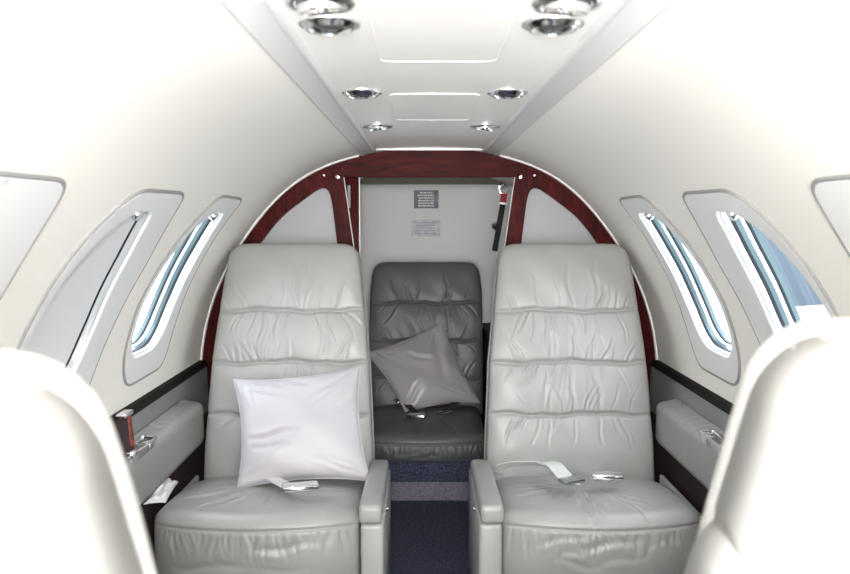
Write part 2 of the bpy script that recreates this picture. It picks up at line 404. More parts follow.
# ------------------------------------------------------------------ wooden divider
div = empty('cabin_divider', (0, DIV, 0))
tag(div, 'arched red mahogany divider framing the way to the charcoal rear seat', 'divider')
def arc(r, a0, a1, n):
    return [((r+bulge(a))*math.cos(math.radians(a)), ZC+(r+bulge(a))*math.sin(math.radians(a))) for a in [a0+(a1-a0)*i/n for i in range(n+1)]]
RO = R-0.002
for sd in (-1, 1):
    # quarter frame: outer arc, post along the door opening, triangular hole
    hole = [(0.303, 1.0), (0.317, 1.123), (0.324, 1.165), (0.335, 1.185), (0.352, 1.189), (0.375, 1.178), (0.419, 1.146), (0.460, 1.116), (0.499, 1.082), (0.56, 1.005),
            (0.600, 0.935), (0.635, 0.83), (0.650, 0.70), (0.645, 0.55), (0.60, 0.48), (0.35, 0.48), (0.29, 0.52), (0.284, 0.65), (0.288, 0.85)]
    hole = chaikin(hole, 2)
    outer = arc(RO, -36, 67.9, 60)+[(0.286, 1.262), (0.286, 1.255), (0.245, 0.955), (0.238, 0.80), (0.222, 0.4), (0.222, 0.113)]
    verts = [Vector(p) for p in outer]+[Vector(p) for p in hole]
    no, nh = len(outer), len(hole)
    ed = [(i, (i+1) % no) for i in range(no)]+[(no+i, no+(i+1) % nh) for i in range(nh)]
    vo, eo, fo = delaunay_2d_cdt(verts, ed, [], 0, 1e-6)[:3]
    tri = []
    for f in fo:
        c = (sum(vo[i][0] for i in f)/3, sum(vo[i][1] for i in f)/3)
        if inside(c, outer) and not inside(c, hole): tri.append(tuple(f))
    n = len(vo); t2 = 0.014
    V = [(sd*v[0], -t2, v[1]) for v in vo]+[(sd*v[0], t2, v[1]) for v in vo]
    F = tri+[tuple(i+n for i in f[::-1]) for f in tri]
    cnt = {}
    for f in tri:
        for a, b in ((f[0], f[1]), (f[1], f[2]), (f[2], f[0])): cnt.setdefault(frozenset((a, b)), []).append((a, b))
    for q in cnt.values():
        if len(q) == 1: a, b = q[0]; F.append((b, a, a+n, b+n))
    fr = obj('arched_frame', V, F, M['wood'], div, smooth=False)
    # grey inset panel
    hp = [(sd*(x), z) for x, z in [(0.25, 0.40), (0.25, 0.80), (0.275, 1.0), (0.30, 1.21)]+arc(RO-0.02, 60, -16, 30)]
    MB().prism(hp, 0.006, 0.012).build('quarter_panel', M['panel'], div, smooth=False)
    # pale edge beading on the post
    MB().tube([(sd*0.2845, -0.010, 1.25), (sd*0.244, -0.010, 0.955), (sd*0.237, -0.010, 0.80), (sd*0.221, -0.010, 0.4)], 0.0022, 8).build('edge_bead', M['railedge'], div)
    # screw-head catch
    MB().lathe([(0.0, -0.011), (0.006, -0.010), (0.008, -0.005), (0.010, -0.003), (0.010, 0.0)], (sd*0.300, -t2, 1.224), (0, 1, 0), 20).build('catch', M['chrome'], div)
    for (x, z) in ((0.345, 1.229), (0.660, 0.885)):
        MB().lathe([(0.0, -0.004), (0.003, -0.0035), (0.0045, 0.0)], (sd*x, -t2, z), (0, 1, 0), 14).build('screw', M['steel'], div)
hd = [(-0.284, 1.224), (0.284, 1.224), (0.284, 1.250)]+[(x, z) for x, z in arc(RO, 68.1, 111.9, 24)]+[(-0.284, 1.250)]
MB().prism(hd, -0.020, 0.016).build('header', M['woodh'], div, smooth=False)
MB().rbox(-0.283, 0.283, -0.0215, -0.018, 1.2225, 1.2265, 0.001, 1).build('edge_bead', M['wood'], div)

# the stowed sliding door's edge, behind the left post
dr = empty('sliding_door', (0, 2.74, 0))
tag(dr, 'narrow mahogany edge of the stowed sliding door behind the left post', 'door')
MB().rbox(-0.33, -0.238, -0.012, 0.012, 0.075, 1.246, 0.002, 2).build('door_panel', M['wood'], dr)
MB().rbox(-0.2382, -0.2335, -0.013, 0.013, 0.075, 1.247, 0.001, 1).build('edge_strip', M['railedge'], dr)
hb = MB()
P = rrect(-0.279, -0.263, 1.120, 1.205, 0.007)
hb.tube([(x, -0.014, z) for x, z in P], 0.003, 8, True)
h = hb.build('door_handle', M['wood'], dr)
MB().rbox(-0.277, -0.265, -0.0135, -0.0125, 1.124, 1.201, 0.0004, 1).build('handle_plate', M['gasket'], h)
MB().lathe([(0.0, -0.004), (0.004, -0.003), (0.0055, 0.0)], (-0.262, -0.012, 1.233), (0, 1, 0), 14).build('screw', M['steel'], dr)

# ------------------------------------------------------------------ seats
def wrinkles(X, Vv, rng, lines):
    D = np.zeros_like(X)
    for (x0, v0, ang, L, w, amp) in lines:
        ca, sa = math.cos(ang), math.sin(ang)
        a = (X-x0)*ca+(Vv-v0)*sa; b = -(X-x0)*sa+(Vv-v0)*ca
        b = b+0.0035*np.sin(a*60+x0*50)
        t = np.clip(a/L, 0, 1); win = np.where((a > 0) & (a < L), np.sin(PI*np.clip(t*0.92+0.08, 0, 1))**0.8*(1-0.5*t), 0)
        D += -amp*win*np.exp(-(b/w)**2)+0.55*amp*win*np.exp(-((b-1.7*w)/w)**2)
    return D
def dome(C, N, W, T, us, p, disp, flip=1):
    """superelliptic pad over curve C (n,2 in y,z), normals N, half widths W, thickness T; closed by a flat base"""
    n = len(C); m = len(us)
    U = us[None, :]; prof = np.clip(1-np.abs(U)**p, 0, 1)**(1/p)
    X = W[:, None]*U
    d = T[:, None]*prof + disp*prof
    d[:, 0] = 0; d[:, -1] = 0; d[0, :] = 0; d[-1, :] = 0
    Y = C[:, 0:1]+N[:, 0:1]*d; Z = C[:, 1:2]+N[:, 1:2]*d
    V = np.stack([X, Y, Z], -1).reshape(-1, 3).tolist()
    F = [(i*m+j, i*m+j+1, (i+1)*m+j+1, (i+1)*m+j) for i in range(n-1) for j in range(m-1)]
    F += [(i*m+m-1, i*m, (i+1)*m, (i+1)*m+m-1) for i in range(n-1)]
    F = [f for f in F]
    return V, F
def ends(v, p): return np.clip(1-np.abs(2*v-1)**p, 0, 1)**(1/p)

def back_pad(zb, zt, yb, yt, wtab, seams, seed, T=0.055, groove=0.012, nw=22, corner=0.05):
    """front leather of a backrest: horizontal pleats with gathered wrinkles"""
    rng = random.Random(seed)
    nv, nu = 250, 170
    t = np.linspace(-1, 1, nv); v = 0.5+0.5*(0.55*t+0.45*np.sin(PI/2*t)); us = np.sin(PI/2*np.linspace(-1, 1, nu)); us = 0.5*us+0.5*np.linspace(-1, 1, nu)
    z = zb+(zt-zb)*v; y = yb+(yt-yb)*v-0.018*np.sin(PI*v)
    L = math.hypot(zt-zb, yt-yb)
    C = np.stack([y, z], -1)
    dy = np.gradient(y, v); dz = np.gradient(z, v); ln = np.hypot(dy, dz)
    N = np.stack([-dz/ln, dy/ln], -1)
    W = np.interp(z, [q[0] for q in wtab], [q[1] for q in wtab])
    cr = corner/(zt-zb); q = np.clip((v-(1-cr))/cr, 0, 1); W = W-corner*0.8*(1-np.sqrt(np.clip(1-q**2.2, 0, 1)))
    X = W[:, None]*us[None, :]; Vm = np.repeat((v*L)[:, None], nu, 1)
    disp = np.zeros_like(X); lines = []
    sv = [(s-zb)/(zt-zb)*L for s in seams]
    edges = [0]+sv+[L]
    for k in range(len(edges)-1):
        a, b = edges[k], edges[k+1]; s = np.clip((Vm-a)/(b-a), 0, 1)
        disp += np.where((Vm >= a) & (Vm < b), 0.007*(np.clip(4*s*(1-s), 0, 1))**0.7, 0)
    ex = np.abs(us)[None, :]
    for k, s in enumerate(sv):
        dd = Vm-s-0.004*np.sin(X*22+k*1.7)-0.002*np.sin(X*61+k)
        disp += -groove*np.exp(-(dd/0.0048)**2)*(1-0.5*ex**6)
        for i in range(nw):
            x0 = (-0.8+1.6*(i+rng.random())/nw)*0.22
            up = rng.random() < 0.5
            fan = x0/0.22*0.75+rng.uniform(-0.3, 0.3)
            ang = (PI/2-fan) if up else (-PI/2+fan)
            lines.append((x0, s, ang, rng.uniform(0.05, 0.13), rng.uniform(0.0024, 0.0052), rng.uniform(0.0016, 0.0048)))
    for i in range(6):
        lines.append((rng.uniform(-0.13, 0.13), rng.choice(sv)+0.01, PI/2+rng.uniform(-0.2, 0.2), 0.14, 0.007, 0.0035))
    disp += wrinkles(X, Vm, rng, lines)
    disp += 0.0025*np.sin(X*31+Vm*17+seed)*np.sin(Vm*23+X*11)
    V, F = dome(C, N, W, T*ends(v, 9), us, 5.5, disp*ends(v, 9)[:, None])
    left = [(-W[i], y[i], z[i]) for i in range(nv)]; right = [(W[i], y[i], z[i]) for i in range(nv)]
    out = left[::6]+[left[-1]]+right[::-1][::6]
    return V, F, (v, C, N, W, us, L), out
def back_shell(par, T, grow, groove_z=None, swell=0.0):
    v, C, N, W, us, L = par
    z = C[:, 1]; disp = np.zeros((len(v), len(us)))
    if groove_z is not None:
        dd = z[:, None]-groove_z
        disp += -0.020*np.exp(-(dd/0.006)**2)+0.006*np.exp(-((dd+0.03)/0.03)**2)
        disp += 0.003*np.sin(us[None, :]*6+z[:, None]*14)
    Wg = W+grow*(0.4+0.6*ends(v, 4))
    if groove_z is not None: Wg = Wg-0.003*np.exp(-((z-groove_z)/0.006)**2)+swell/(1+np.exp((z-groove_z+0.012)/0.006))
    C2 = C+N*0.004
    return dome(C2, -N, Wg, T*ends(v, 9), us, 7, disp*ends(v, 7)[:, None])
def seat_cushion(w, yb, zb, yf, zf, zlow, bulge, seed, T=0.055):
    """cushion: top from back (yb,zb) to front (yf,zf), rolled over the front edge and down to zlow"""
    rng = random.Random(seed)
    P = []
    for i in range(80): a = i/79; P.append((yb+(yf+0.045-yb)*a, zb+(zf-zb)*a+0.012*math.sin(PI*a)))
    r = 0.042
    for i in range(1, 22):
        a = PI/2*i/22; P.append((yf+0.045-r*math.sin(a), zf-r*(1-math.cos(a))))
    z1 = zf-r
    for i in range(0, 40):
        a = i/39; P.append((yf+0.003+0.022*a*a-0.006*math.sin(PI*a), z1+(zlow-z1)*a))
    P = np.array(P); d = np.gradient(P, axis=0); ln = np.hypot(d[:, 0], d[:, 1]); tx = d/ln[:, None]
    N = np.stack([tx[:, 1], -tx[:, 0]], -1)   # outward: up on top, forward on the front
    n = len(P); s = np.concatenate([[0], np.cumsum(np.hypot(np.diff(P[:, 0]), np.diff(P[:, 1])))]); L = s[-1]; v = s/L
    nu = 150; us = np.sin(PI/2*np.linspace(-1, 1, nu)); us = 0.5*us+0.5*np.linspace(-1, 1, nu)
    W = np.full(n, w); W = W-0.012*np.clip((0.15-v)/0.15, 0, 1)
    X = W[:, None]*us[None, :]; Vm = np.repeat(s[:, None], nu, 1)
    lines = []; top = yb-yf-0.045
    for i in range(38):
        a = rng.uniform(-PI, PI); rr = rng.uniform(0.02, 0.07)
        lines.append((rr*math.cos(a)*1.6, 0.26+rr*math.sin(a), a+rng.uniform(-0.25, 0.25), rng.uniform(0.08, 0.19), rng.uniform(0.003, 0.0065), rng.uniform(0.0025, 0.006)))
    for i in range(30):     # gathers hanging from the front seam
        lines.append(((-0.92+1.84*(i+rng.random())/30)*w, top+0.066, PI/2+rng.uniform(-0.25, 0.25), rng.uniform(0.03, 0.08), rng.uniform(0.003, 0.006), rng.uniform(0.0018, 0.004)))
    for i in range(7):
        lines.append((rng.uniform(-0.8, 0.3)*w, top+rng.uniform(0.09, 0.18), rng.uniform(-0.25, 0.25), rng.uniform(0.1, 0.2), 0.008, 0.0025))
    disp = wrinkles(X, Vm, rng, lines)
    disp += 0.012*(1-us[None, :]**2)*np.where(Vm < top, np.sin(PI*np.clip(Vm/top, 0, 1)), 0)
    disp += -0.006*np.exp(-((Vm-top-0.062)/0.004)**2)
    disp += -0.006*np.exp(-((X/0.05)**2+((Vm-0.27)/0.05)**2))
    # front edge bows forward in the middle
    C = P-N*T
    V, F = dome(C, N, W, T*ends(v, 14), us, 6, disp*ends(v, 14)[:, None])
    V = np.array(V); k = np.clip((yb-V[:, 1])/(yb-yf), 0, 1.2)**1.6
    V[:, 1] -= bulge*k*(1-(V[:, 0]/w)**2)
    return V.tolist(), F

def belt(mb, P, w, nrm=Vector((0, 0, 1)), th=0.002):
    """flat webbing along P lying across nrm"""
    P = [Vector(p) for p in P]; n = len(P); V = []; F = []
    for i in range(n):
        t = (P[min(i+1, n-1)]-P[max(i-1, 0)]).normalized(); sdv = t.cross(nrm).normalized(); nn = sdv.cross(t)
        for a, b in ((-1, -1), (1, -1), (1, 1), (-1, 1)): V.append(P[i]+sdv*a*w/2+nn*b*th/2)
    for i in range(n-1):
        for j in range(4): F.append((i*4+j, i*4+(j+1) % 4, i*4+4+(j+1) % 4, i*4+4+j))
    F.append((0, 1, 2, 3)); F.append(tuple(4*(n-1)+j for j in (3, 2, 1, 0)))
    mb.add(V, F); return mb
def spline(P, n=8):
    P = [Vector(p) for p in P]; Q = []
    for i in range(len(P)-1):
        a, b, c, d = P[max(i-1, 0)], P[i], P[i+1], P[min(i+2, len(P)-1)]
        for k in range(n):
            t = k/n; Q.append(0.5*((2*b)+(c-a)*t+(2*a-5*b+4*c-d)*t*t+(3*b-a-3*c+d)*t**3))
    return Q+[P[-1]]

def make_seat(side, seed, swell=0.0):
    """side=+1: aisle armrest on +x"""
    root = empty('passenger_seat')
    L1, L2 = M['leather'], M['leather2']
    wt = [(0.26, 0.254), (0.40, 0.251), (0.65, 0.238), (0.835, 0.2185), (0.93, 0.208), (1.01, 0.199)]
    V, F, par, out = back_pad(0.27, 1.000, 0.475, 0.655, wt, [0.496, 0.645, 0.794], seed)
    b = obj('backrest', V, F, L1, root, angle=None)
    MB().tube(out, 0.0032, 8, False).build('piping', M['piping'], b)
    V, F = back_shell(par, 0.085, 0.002+swell*0.4, 0.850, swell)
    obj('back_shell', V, F, L2, root, angle=None)
    V, F = seat_cushion(0.255 if side > 0 else 0.246, 0.475, 0.318, 0.022, 0.374, 0.13, 0.048, seed+5)
    if side > 0: V = [(x-0.010, y, z) for x, y, z in V]
    obj('seat', V, F, L1, root, angle=None)
    # base under the cushion and swivel plinth
    MB().rbox(-0.225, 0.225, 0.06, 0.54, 0.12, 0.285, 0.012, 3).build('seat_base', L2, root)
    MB().rbox(-0.17, 0.17, 0.10, 0.50, 0.0, 0.121, 0.006, 2).build('plinth', M['rail'], root)
    # aisle armrest: padded top over a leather side panel
    xa, xb = side*0.247, side*0.302; x0, x1 = min(xa, xb), max(xa, xb)
    mb = MB(); prof = [(-0.032, 0.362), (-0.032, 0.408), (0.06, 0.408), (0.30, 0.400), (0.40, 0.392), (0.40, 0.345), (0.30, 0.335)]
    bm = bmesh.new(); n = len(prof)
    vs = [bm.verts.new((x0, y, z)) for y, z in prof]+[bm.verts.new((x1, y, z)) for y, z in prof]
    bm.faces.new(vs[:n]); bm.faces.new(vs[n:][::-1])
    for i in range(n): bm.faces.new((vs[i], vs[n+i], vs[n+(i+1) % n], vs[(i+1) % n]))
    bmesh.ops.recalc_face_normals(bm, faces=bm.faces)
    bmesh.ops.bevel(bm, geom=bm.edges[:], offset=0.012, segments=4, profile=0.5, affect='EDGES', clamp_overlap=True)
    bm.verts.index_update()
    ap = obj('armrest', [v.co[:] for v in bm.verts], [[v.index for v in f.verts] for f in bm.faces], L2, root); bm.free()
    sx = side*0.004
    MB().rbox(x0+sx, x1+sx, -0.028, 0.42, 0.06, 0.361, 0.010, 3).build('armrest_panel', L2, root)
    MB().lathe([(0.0, 0.005), (0.004, 0.0045), (0.006, 0.002), (0.006, -0.002)], (side*0.3065, 0.12, 0.345), (side, 0, 0), 18).build('recline_button', M['chrome'], root)
    # outboard side flap
    xa, xb = -side*0.249, -side*0.262; x0, x1 = min(xa, xb), max(xa, xb)
    MB().rbox(x0, x1, 0.06, 0.40, 0.10, 0.345, 0.005, 3).build('outboard_flap', L2, root)
    # lap belt lying on the cushion
    sb = MB()
    if side > 0:
        belt(sb, spline([(-0.075, 0.32, 0.382), (-0.03, 0.25, 0.3935), (0.03, 0.16, 0.4015), (0.06, 0.12, 0.402)]), 0.036)
        st = sb.build('belt', M['web'], root)
        c = Matrix.Translation((0.10, 0.105, 0.409))
        MB().rbox(0.045, 0.135, 0.082, 0.128, 0.402, 0.416, 0.004, 2, Matrix.Rotation(0.25, 3, 'Z'), (0.09, 0.105, 0.409)).build('buckle', M['chrome'], st)
    else:
        belt(sb, spline([(-0.225, 0.33, 0.372), (-0.215, 0.30, 0.402), (-0.17, 0.27, 0.418), (-0.12, 0.255, 0.421), (-0.085, 0.225, 0.418)]), 0.030, Vector((0.2, 0.5, 0.8)))
        belt(sb, spline([(-0.11, 0.262, 0.423), (-0.09, 0.222, 0.430), (-0.075, 0.19, 0.419), (-0.06, 0.16, 0.4085), (-0.03, 0.145, 0.4065)]), 0.046)
        st = sb.build('belt', M['web'], root)
        MB().rbox(-0.085, -0.025, 0.125, 0.165, 0.405, 0.417, 0.004, 2, Matrix.Rotation(0.5, 3, 'Z'), (-0.055, 0.145, 0.409)).build('buckle_tongue', M['steel'], st)
        MB().rbox(0.005, 0.085, 0.155, 0.198, 0.4045, 0.421, 0.004, 2, Matrix.Rotation(-0.15, 3, 'Z'), (0.045, 0.18, 0.41)).build('buckle', M['chrome'], st)
    return root

seatL = make_seat(1, 3); seatL.location = (-0.422, 1.875, 0)
tag(seatL, 'grey leather seat left of the aisle with a white satin cushion on it', 'seat', 'grey leather cabin seats')
seatR = make_seat(-1, 11); seatR.location = (0.418, 1.875, 0)
tag(seatR, 'grey leather seat right of the aisle with only a belt buckle on it', 'seat', 'grey leather cabin seats')
fl = make_seat(-1, 17, 0.010); fl.location = (-0.405, 1.06, 0); fl.rotation_euler = (0, 0, PI)
tag(fl, 'blurred bright white seat back in the near left corner', 'seat', 'grey leather cabin seats')
fr = make_seat(1, 23, 0.010); fr.location = (0.423, 1.205, 0); fr.rotation_euler = (0, 0, PI)
tag(fr, 'blurred bright white seat back in the near right corner', 'seat', 'grey leather cabin seats')

# charcoal rear seat
rs = empty('rear_seat', (-0.006, 2.945, 0.074))
tag(rs, 'charcoal leather seat beyond the divider with a silver grey cushion', 'seat')
V, F, par, out = back_pad(0.17, 0.818, 0.475, 0.60, [(0.1, 0.240), (0.4, 0.244), (0.7, 0.241), (0.82, 0.228)], [0.33, 0.485, 0.640], 21, T=0.055, nw=24)
b = obj('backrest', V, F, M['dark'], rs, angle=None)
MB().tube(out, 0.0045, 8).build('piping', M['darkpiping'], b)
V, F = back_shell(par, 0.07, 0.003)
obj('back_shell', V, F, M['dark'], rs, angle=None)
V, F = seat_cushion(0.226, 0.49, 0.218, 0.020, 0.206, 0.090, 0.030, 31, T=0.045)
obj('seat', V, F, M['dark'], rs, angle=None)
MB().rbox(-0.20, 0.20, 0.07, 0.58, 0.0, 0.165, 0.006, 2).build('seat_base', M['carpet'], rs)
sb = MB()
belt(sb, spline([(-0.13, 0.40, 0.25), (-0.10, 0.33, 0.2615), (-0.08, 0.27, 0.2615), (-0.05, 0.16, 0.258), (-0.03, 0.10, 0.252)]), 0.03)
belt(sb, spline([(0.17, 0.38, 0.25), (0.12, 0.30, 0.2605), (0.09, 0.20, 0.2605), (0.05, 0.12, 0.255)]), 0.03)
st = sb.build('belt', M['darkweb'], rs)
MB().rbox(-0.075, -0.005, 0.075, 0.115, 0.2475, 0.263, 0.004, 2, Matrix.Rotation(-0.2, 3, 'Z'), (-0.04, 0.095, 0.26)).build('buckle', M['steel'], st)
MB().rbox(-0.125, -0.075, 0.28, 0.31, 0.261, 0.271, 0.003, 2, Matrix.Rotation(0.4, 3, 'Z'), (-0.1, 0.295, 0.265)).build('buckle_tongue', M['steel'], st)
mb = MB(); mb.tube([(0.045, 0.125, 0.262), (0.095, 0.145, 0.263), (0.10, 0.120, 0.262), (0.05, 0.100, 0.261)], 0.003, 6, True)
mb.build('buckle_ring', M['chrome'], st)

# ------------------------------------------------------------------ cushions
def pillow(name, cor, T, m, seed, nrm_hint, n=64, pinch=0.10, extra=()):
    """cor: TL, TR, BR, BL"""
    rng = random.Random(seed); TL, TR, BR, BL = [np.array(c, float) for c in cor]
    t = np.linspace(-1, 1, n); t = 0.5*t+0.5*np.sin(PI/2*t); U, Vv = np.meshgrid(t, t)
    Up = U*(1-pinch*(1-Vv**2)); Vp = Vv*(1-pinch*(1-U**2))
    a = (Up+1)/2; b = (Vp+1)/2
    P = ((1-a)*b)[..., None]*TL+(a*b)[..., None]*TR+(a*(1-b))[..., None]*BR+((1-a)*(1-b))[..., None]*BL
    nn = np.cross(TR-TL, TL-BL); nn /= np.linalg.norm(nn)
    if np.dot(nn, nrm_hint) < 0: nn = -nn
    W = np.linalg.norm(TR-TL)/2
    X, Y = U*W, Vv*W; h = (np.clip(1-U**2, 0, 1)*np.clip(1-Vv**2, 0, 1))**0.42
    lines = [(e[0]*W, e[1]*W, e[2], e[3], e[4], e[5]) for e in extra]
    for i in range(14):
        sx, sy = rng.choice((-1, 1)), rng.choice((-1, 1))
        ang = math.atan2(-sy, -sx)+rng.uniform(-0.55, 0.55)
        lines.append((sx*W*rng.uniform(0.75, 0.95), sy*W*rng.uniform(0.75, 0.95), ang, rng.uniform(0.06, 0.17), rng.uniform(0.005, 0.009), rng.uniform(0.002, 0.005)))
    d = wrinkles(X, Y, rng, lines)+0.005*np.sin(X*26+seed)*np.sin(Y*31+1+seed)
    f = P+nn*(T*h+d*np.clip(h*2.2, 0, 1))[..., None]; g = P-nn*(T*0.8*h)[..., None]
    V = f.reshape(-1, 3).tolist(); F = []; idx = -np.ones((n, n), int)
    for i in range(n):
        for j in range(n):
            if i in (0, n-1) or j in (0, n-1): idx[i, j] = i*n+j
            else: idx[i, j] = len(V); V.append(g[i, j].tolist())
    for i in range(n-1):
        for j in range(n-1):
            F.append((i*n+j, i*n+j+1, (i+1)*n+j+1, (i+1)*n+j))
            F.append((idx[i, j], idx[i+1, j], idx[i+1, j+1], idx[i, j+1]))
    o = obj(name, V, F, m, angle=None)
    edge = [P[0, j] for j in range(n)]+[P[i, n-1] for i in range(1, n)]+[P[n-1, j] for j in range(n-2, -1, -1)]+[P[i, 0] for i in range(n-2, 0, -1)]
    MB().tube(edge, 0.0022, 6, True).build('seam', m, o)
    return o
CAMX, CAMZ = -0.024, 1.08
def at(px, py, Y): return (CAMX+(px-422)*Y/800, Y, CAMZ-(py-221)*Y/800)
o = pillow('throw_pillow', [at(231, 381, 2.245), at(360, 368, 2.27), at(369, 486, 2.115), at(233, 494, 2.085)], 0.062, M['satin'], 4, (0, -1, .4),
           extra=[(-0.85, -0.25, 0.1, 0.16, 0.009, 0.010), (-0.8, -0.40, -0.05, 0.12, 0.008, 0.007), (0.15, 0.75, 2.6, 0.16, 0.010, 0.007), (0.9, 0.5, -2.4, 0.15, 0.010, 0.007)])
tag(o, 'white satin square cushion leaning on the left grey seat', 'cushion', 'satin throw cushions')
o = pillow('throw_pillow', [at(365, 354, 3.34), at(442, 322, 3.40), at(481, 405, 3.27), at(405, 415, 3.20)], 0.055, M['satingrey'], 9, (0, -1, .4),
           extra=[(0.8, 0.9, -1.9, 0.25, 0.02, 0.012), (-0.2, 0.5, -0.6, 0.15, 0.012, 0.006)])
tag(o, 'silver grey satin cushion tipped on its corner on the charcoal rear seat', 'cushion', 'satin throw cushions')
o = pillow('folded_cloth', [(-0.722, 2.10, 0.392), (-0.690, 2.13, 0.372), (-0.682, 2.00, 0.362), (-0.722, 1.96, 0.372)], 0.024, M['cloth'], 14, (0.3, -.2, 1), n=30)
tag(o, 'white folded cloth tucked between left seat and side armrest', 'cloth')

# ------------------------------------------------------------------ side armrests on the walls
for sd in (-1, 1):
    root = empty('side_ledge', (sd*0.70, 1.8, 0.43))
    side = 'left' if sd < 0 else 'right'
    tag(root, 'long grey padded leather ledge along the %s cabin wall' % side, 'ledge', 'padded wall ledges')
    bm = bmesh.new(); ny = 60; prof = []
    x0, x1, zb, zt = 0.677, 0.736, 0.404, 0.552; rr = 0.034
    P = [(x1, zb)]
    for i in range(9): a = -PI/2-PI/2*i/8; P.append((x0+rr+rr*math.cos(a), zb+rr+rr*math.sin(a)))
    for i in range(9): a = PI-PI/2*i/8; P.append((x0+0.028+0.028*math.cos(a), zt-0.036+0.028*math.sin(a)))
    P.append((x0+0.05, zt-0.004)); P.append((x1, zt))
    V = []; F = []; n = len(P); rng = random.Random(5+sd)
    wr = [(rng.uniform(1.95, 2.38), rng.uniform(0.001, 0.003)) for _ in range(14)]
    ys = [1.15]+[1.155+0.0075*i for i in range(166)]
    for k, y in enumerate(ys):
        e = min(1, max(0, (ys[-1]-y)/0.05)); sc = 1-(1-math.sqrt(max(0, 1-(1-e)**2)))*0.45
        dsp = sum(a*math.exp(-((y-c)/0.006)**2) for c, a in wr)
        for (x, z) in P:
            f = (x1-x)/(x1-x0); cz = (zb+zt)/2
            V.append((sd*(x1-(x1-x)*sc), y, cz+(z-cz)*sc-(dsp*max(0, 1-f*0.6) if z > cz else 0)))
    for k in range(len(ys)-1):
        for j in range(n): F.append((k*n+j, k*n+(j+1) % n, (k+1)*n+(j+1) % n, (k+1)*n+j))
    F.append(tuple(range(n))); F.append(tuple((len(ys)-1)*n+j for j in range(n))[::-1])
    obj('pad', V, F, M['leather2'], root, angle=60)
    ya, yb = (1.78, 1.94) if sd < 0 else (1.80, 1.99)
    xs = sorted((sd*0.680, sd*0.716))
    zt0 = 0.544
    mb = MB()
    P4 = rrect(xs[0], xs[1], ya, yb, 0.006)
    mb.tube([(x, y, zt0+0.004) for x, y in P4], 0.0035, 8, True)
    tr = mb.build('ashtray_rim', M['chrome'], root)
    MB().rbox(xs[0], xs[1], ya, yb-0.055, zt0-0.02, zt0+0.004, 0.002, 2).build('ashtray_lid', M['steel'], tr)
    MB().rbox(xs[0], xs[1], yb-0.050, yb, zt0-0.02, zt0+0.0035, 0.002, 2).build('ashtray_plate', M['chrome'], tr)
    MB().rbox(xs[0]+.002, xs[1]-.002, yb-0.056, yb-0.049, zt0-0.02, zt0+0.001, 0.0005, 1).build('ashtray_slot', M['black'], tr)
    for ch in root.children: ch.location = -root.location

# mahogany table leaf folded against the left wall, at the photo's left
tb = empty('folding_table', (-0.71, 1.6, 0.60))
tag(tb, 'folded table leaf with mahogany edge and chrome corner above the left side ledge', 'table')
org = Vector((-0.71, 1.6, 0.60))
A, B, A2, B2 = [Vector(p)-org for p in ((-0.732, 1.885, 0.618), (-0.684, 1.775, 0.556), (-0.732, 1.40, 0.618), (-0.684, 1.40, 0.556))]
nn = (B-A).cross(A2-A).normalized()*0.009
MB().add([A+nn, B+nn, B2+nn, A2+nn, A-nn, B-nn, B2-nn, A2-nn], [(0, 1, 2, 3), (7, 6, 5, 4), (0, 4, 5, 1), (1, 5, 6, 2), (2, 6, 7, 3), (3, 7, 4, 0)]).build('leaf', M['bay'], tb, smooth=False)
MB().tube([A.lerp(B, 0.02), A.lerp(B, 0.9)], 0.012, 10).build('leaf_edge', M['woodedge'], tb)
MB().rbox(A.x-0.006, A.x+0.016, A.y-0.05, A.y+0.006, A.z+0.002, A.z+0.012, 0.002, 2).build('chrome_corner', M['chrome'], tb)
MB().rbox(B.x-0.002, B.x+0.018, B.y-0.035, B.y+0.002, B.z-0.004, B.z+0.010, 0.003, 2).build('latch', M['chrome'], tb)

# ------------------------------------------------------------------ ceiling fittings
def zceil(x): return ZC+0.756-0.004*(x/0.18)**2
def reading_light(x, y, label):
    r = empty('reading_light', (x, y, zceil(x)))
    tag(r, label, 'light', 'ceiling reading lights')
    MB().lathe([(0.0370, 0.002), (0.0372, -0.002), (0.0362, -0.0035), (0.0345, -0.0030), (0.0320, -0.0045), (0.0290, -0.0080), (0.0275, -0.0092), (0.0260, -0.0088)], (0, 0, 0)).build('bezel', M['chrome'], r)
    s = 1 if x < 0 else -1
    MB().lathe([(0.0262, -0.0090), (0.0255, -0.0070), (0.0235, -0.0050), (0.0160, -0.0044)], (0, 0, 0)).build('reflector', M['chrome'], r)
    MB().disc((s*0.001, 0, -0.0048), 0.0165).build('lens', M['hole'], r)
def air_vent(x, y, label):
    r = empty('air_vent', (x, y, zceil(x)))
    tag(r, label, 'air vent', 'ceiling air vents')
    MB().lathe([(0.0375, 0.002), (0.0375, -0.003), (0.0350, -0.0055), (0.0300, -0.0060), (0.0275, -0.004), (0.0255, 0.004)], (0, 0, 0)).build('bezel', M['chrome'], r)
    s = 1 if x < 0 else -1
    ax = Vector((s*0.12, 0.12, -1)).normalized()
    MB().lathe([(0.0245, -0.004), (0.0255, 0.003), (0.0248, 0.008), (0.0235, 0.0115), (0.0215, 0.012), (0.0200, 0.010), (0.019, 0.003)], (0, 0, 0.0), ax).build('nozzle', M['chrome'], r)
    MB().disc(ax*0.0065, 0.0205, ax).build('bore', M['hole'], r)
    MB().lathe([(0.0, 0.012), (0.004, 0.0115), (0.0055, 0.0065)], (0, 0, 0), ax, 16).build('centre_plug', M['steel'], r)
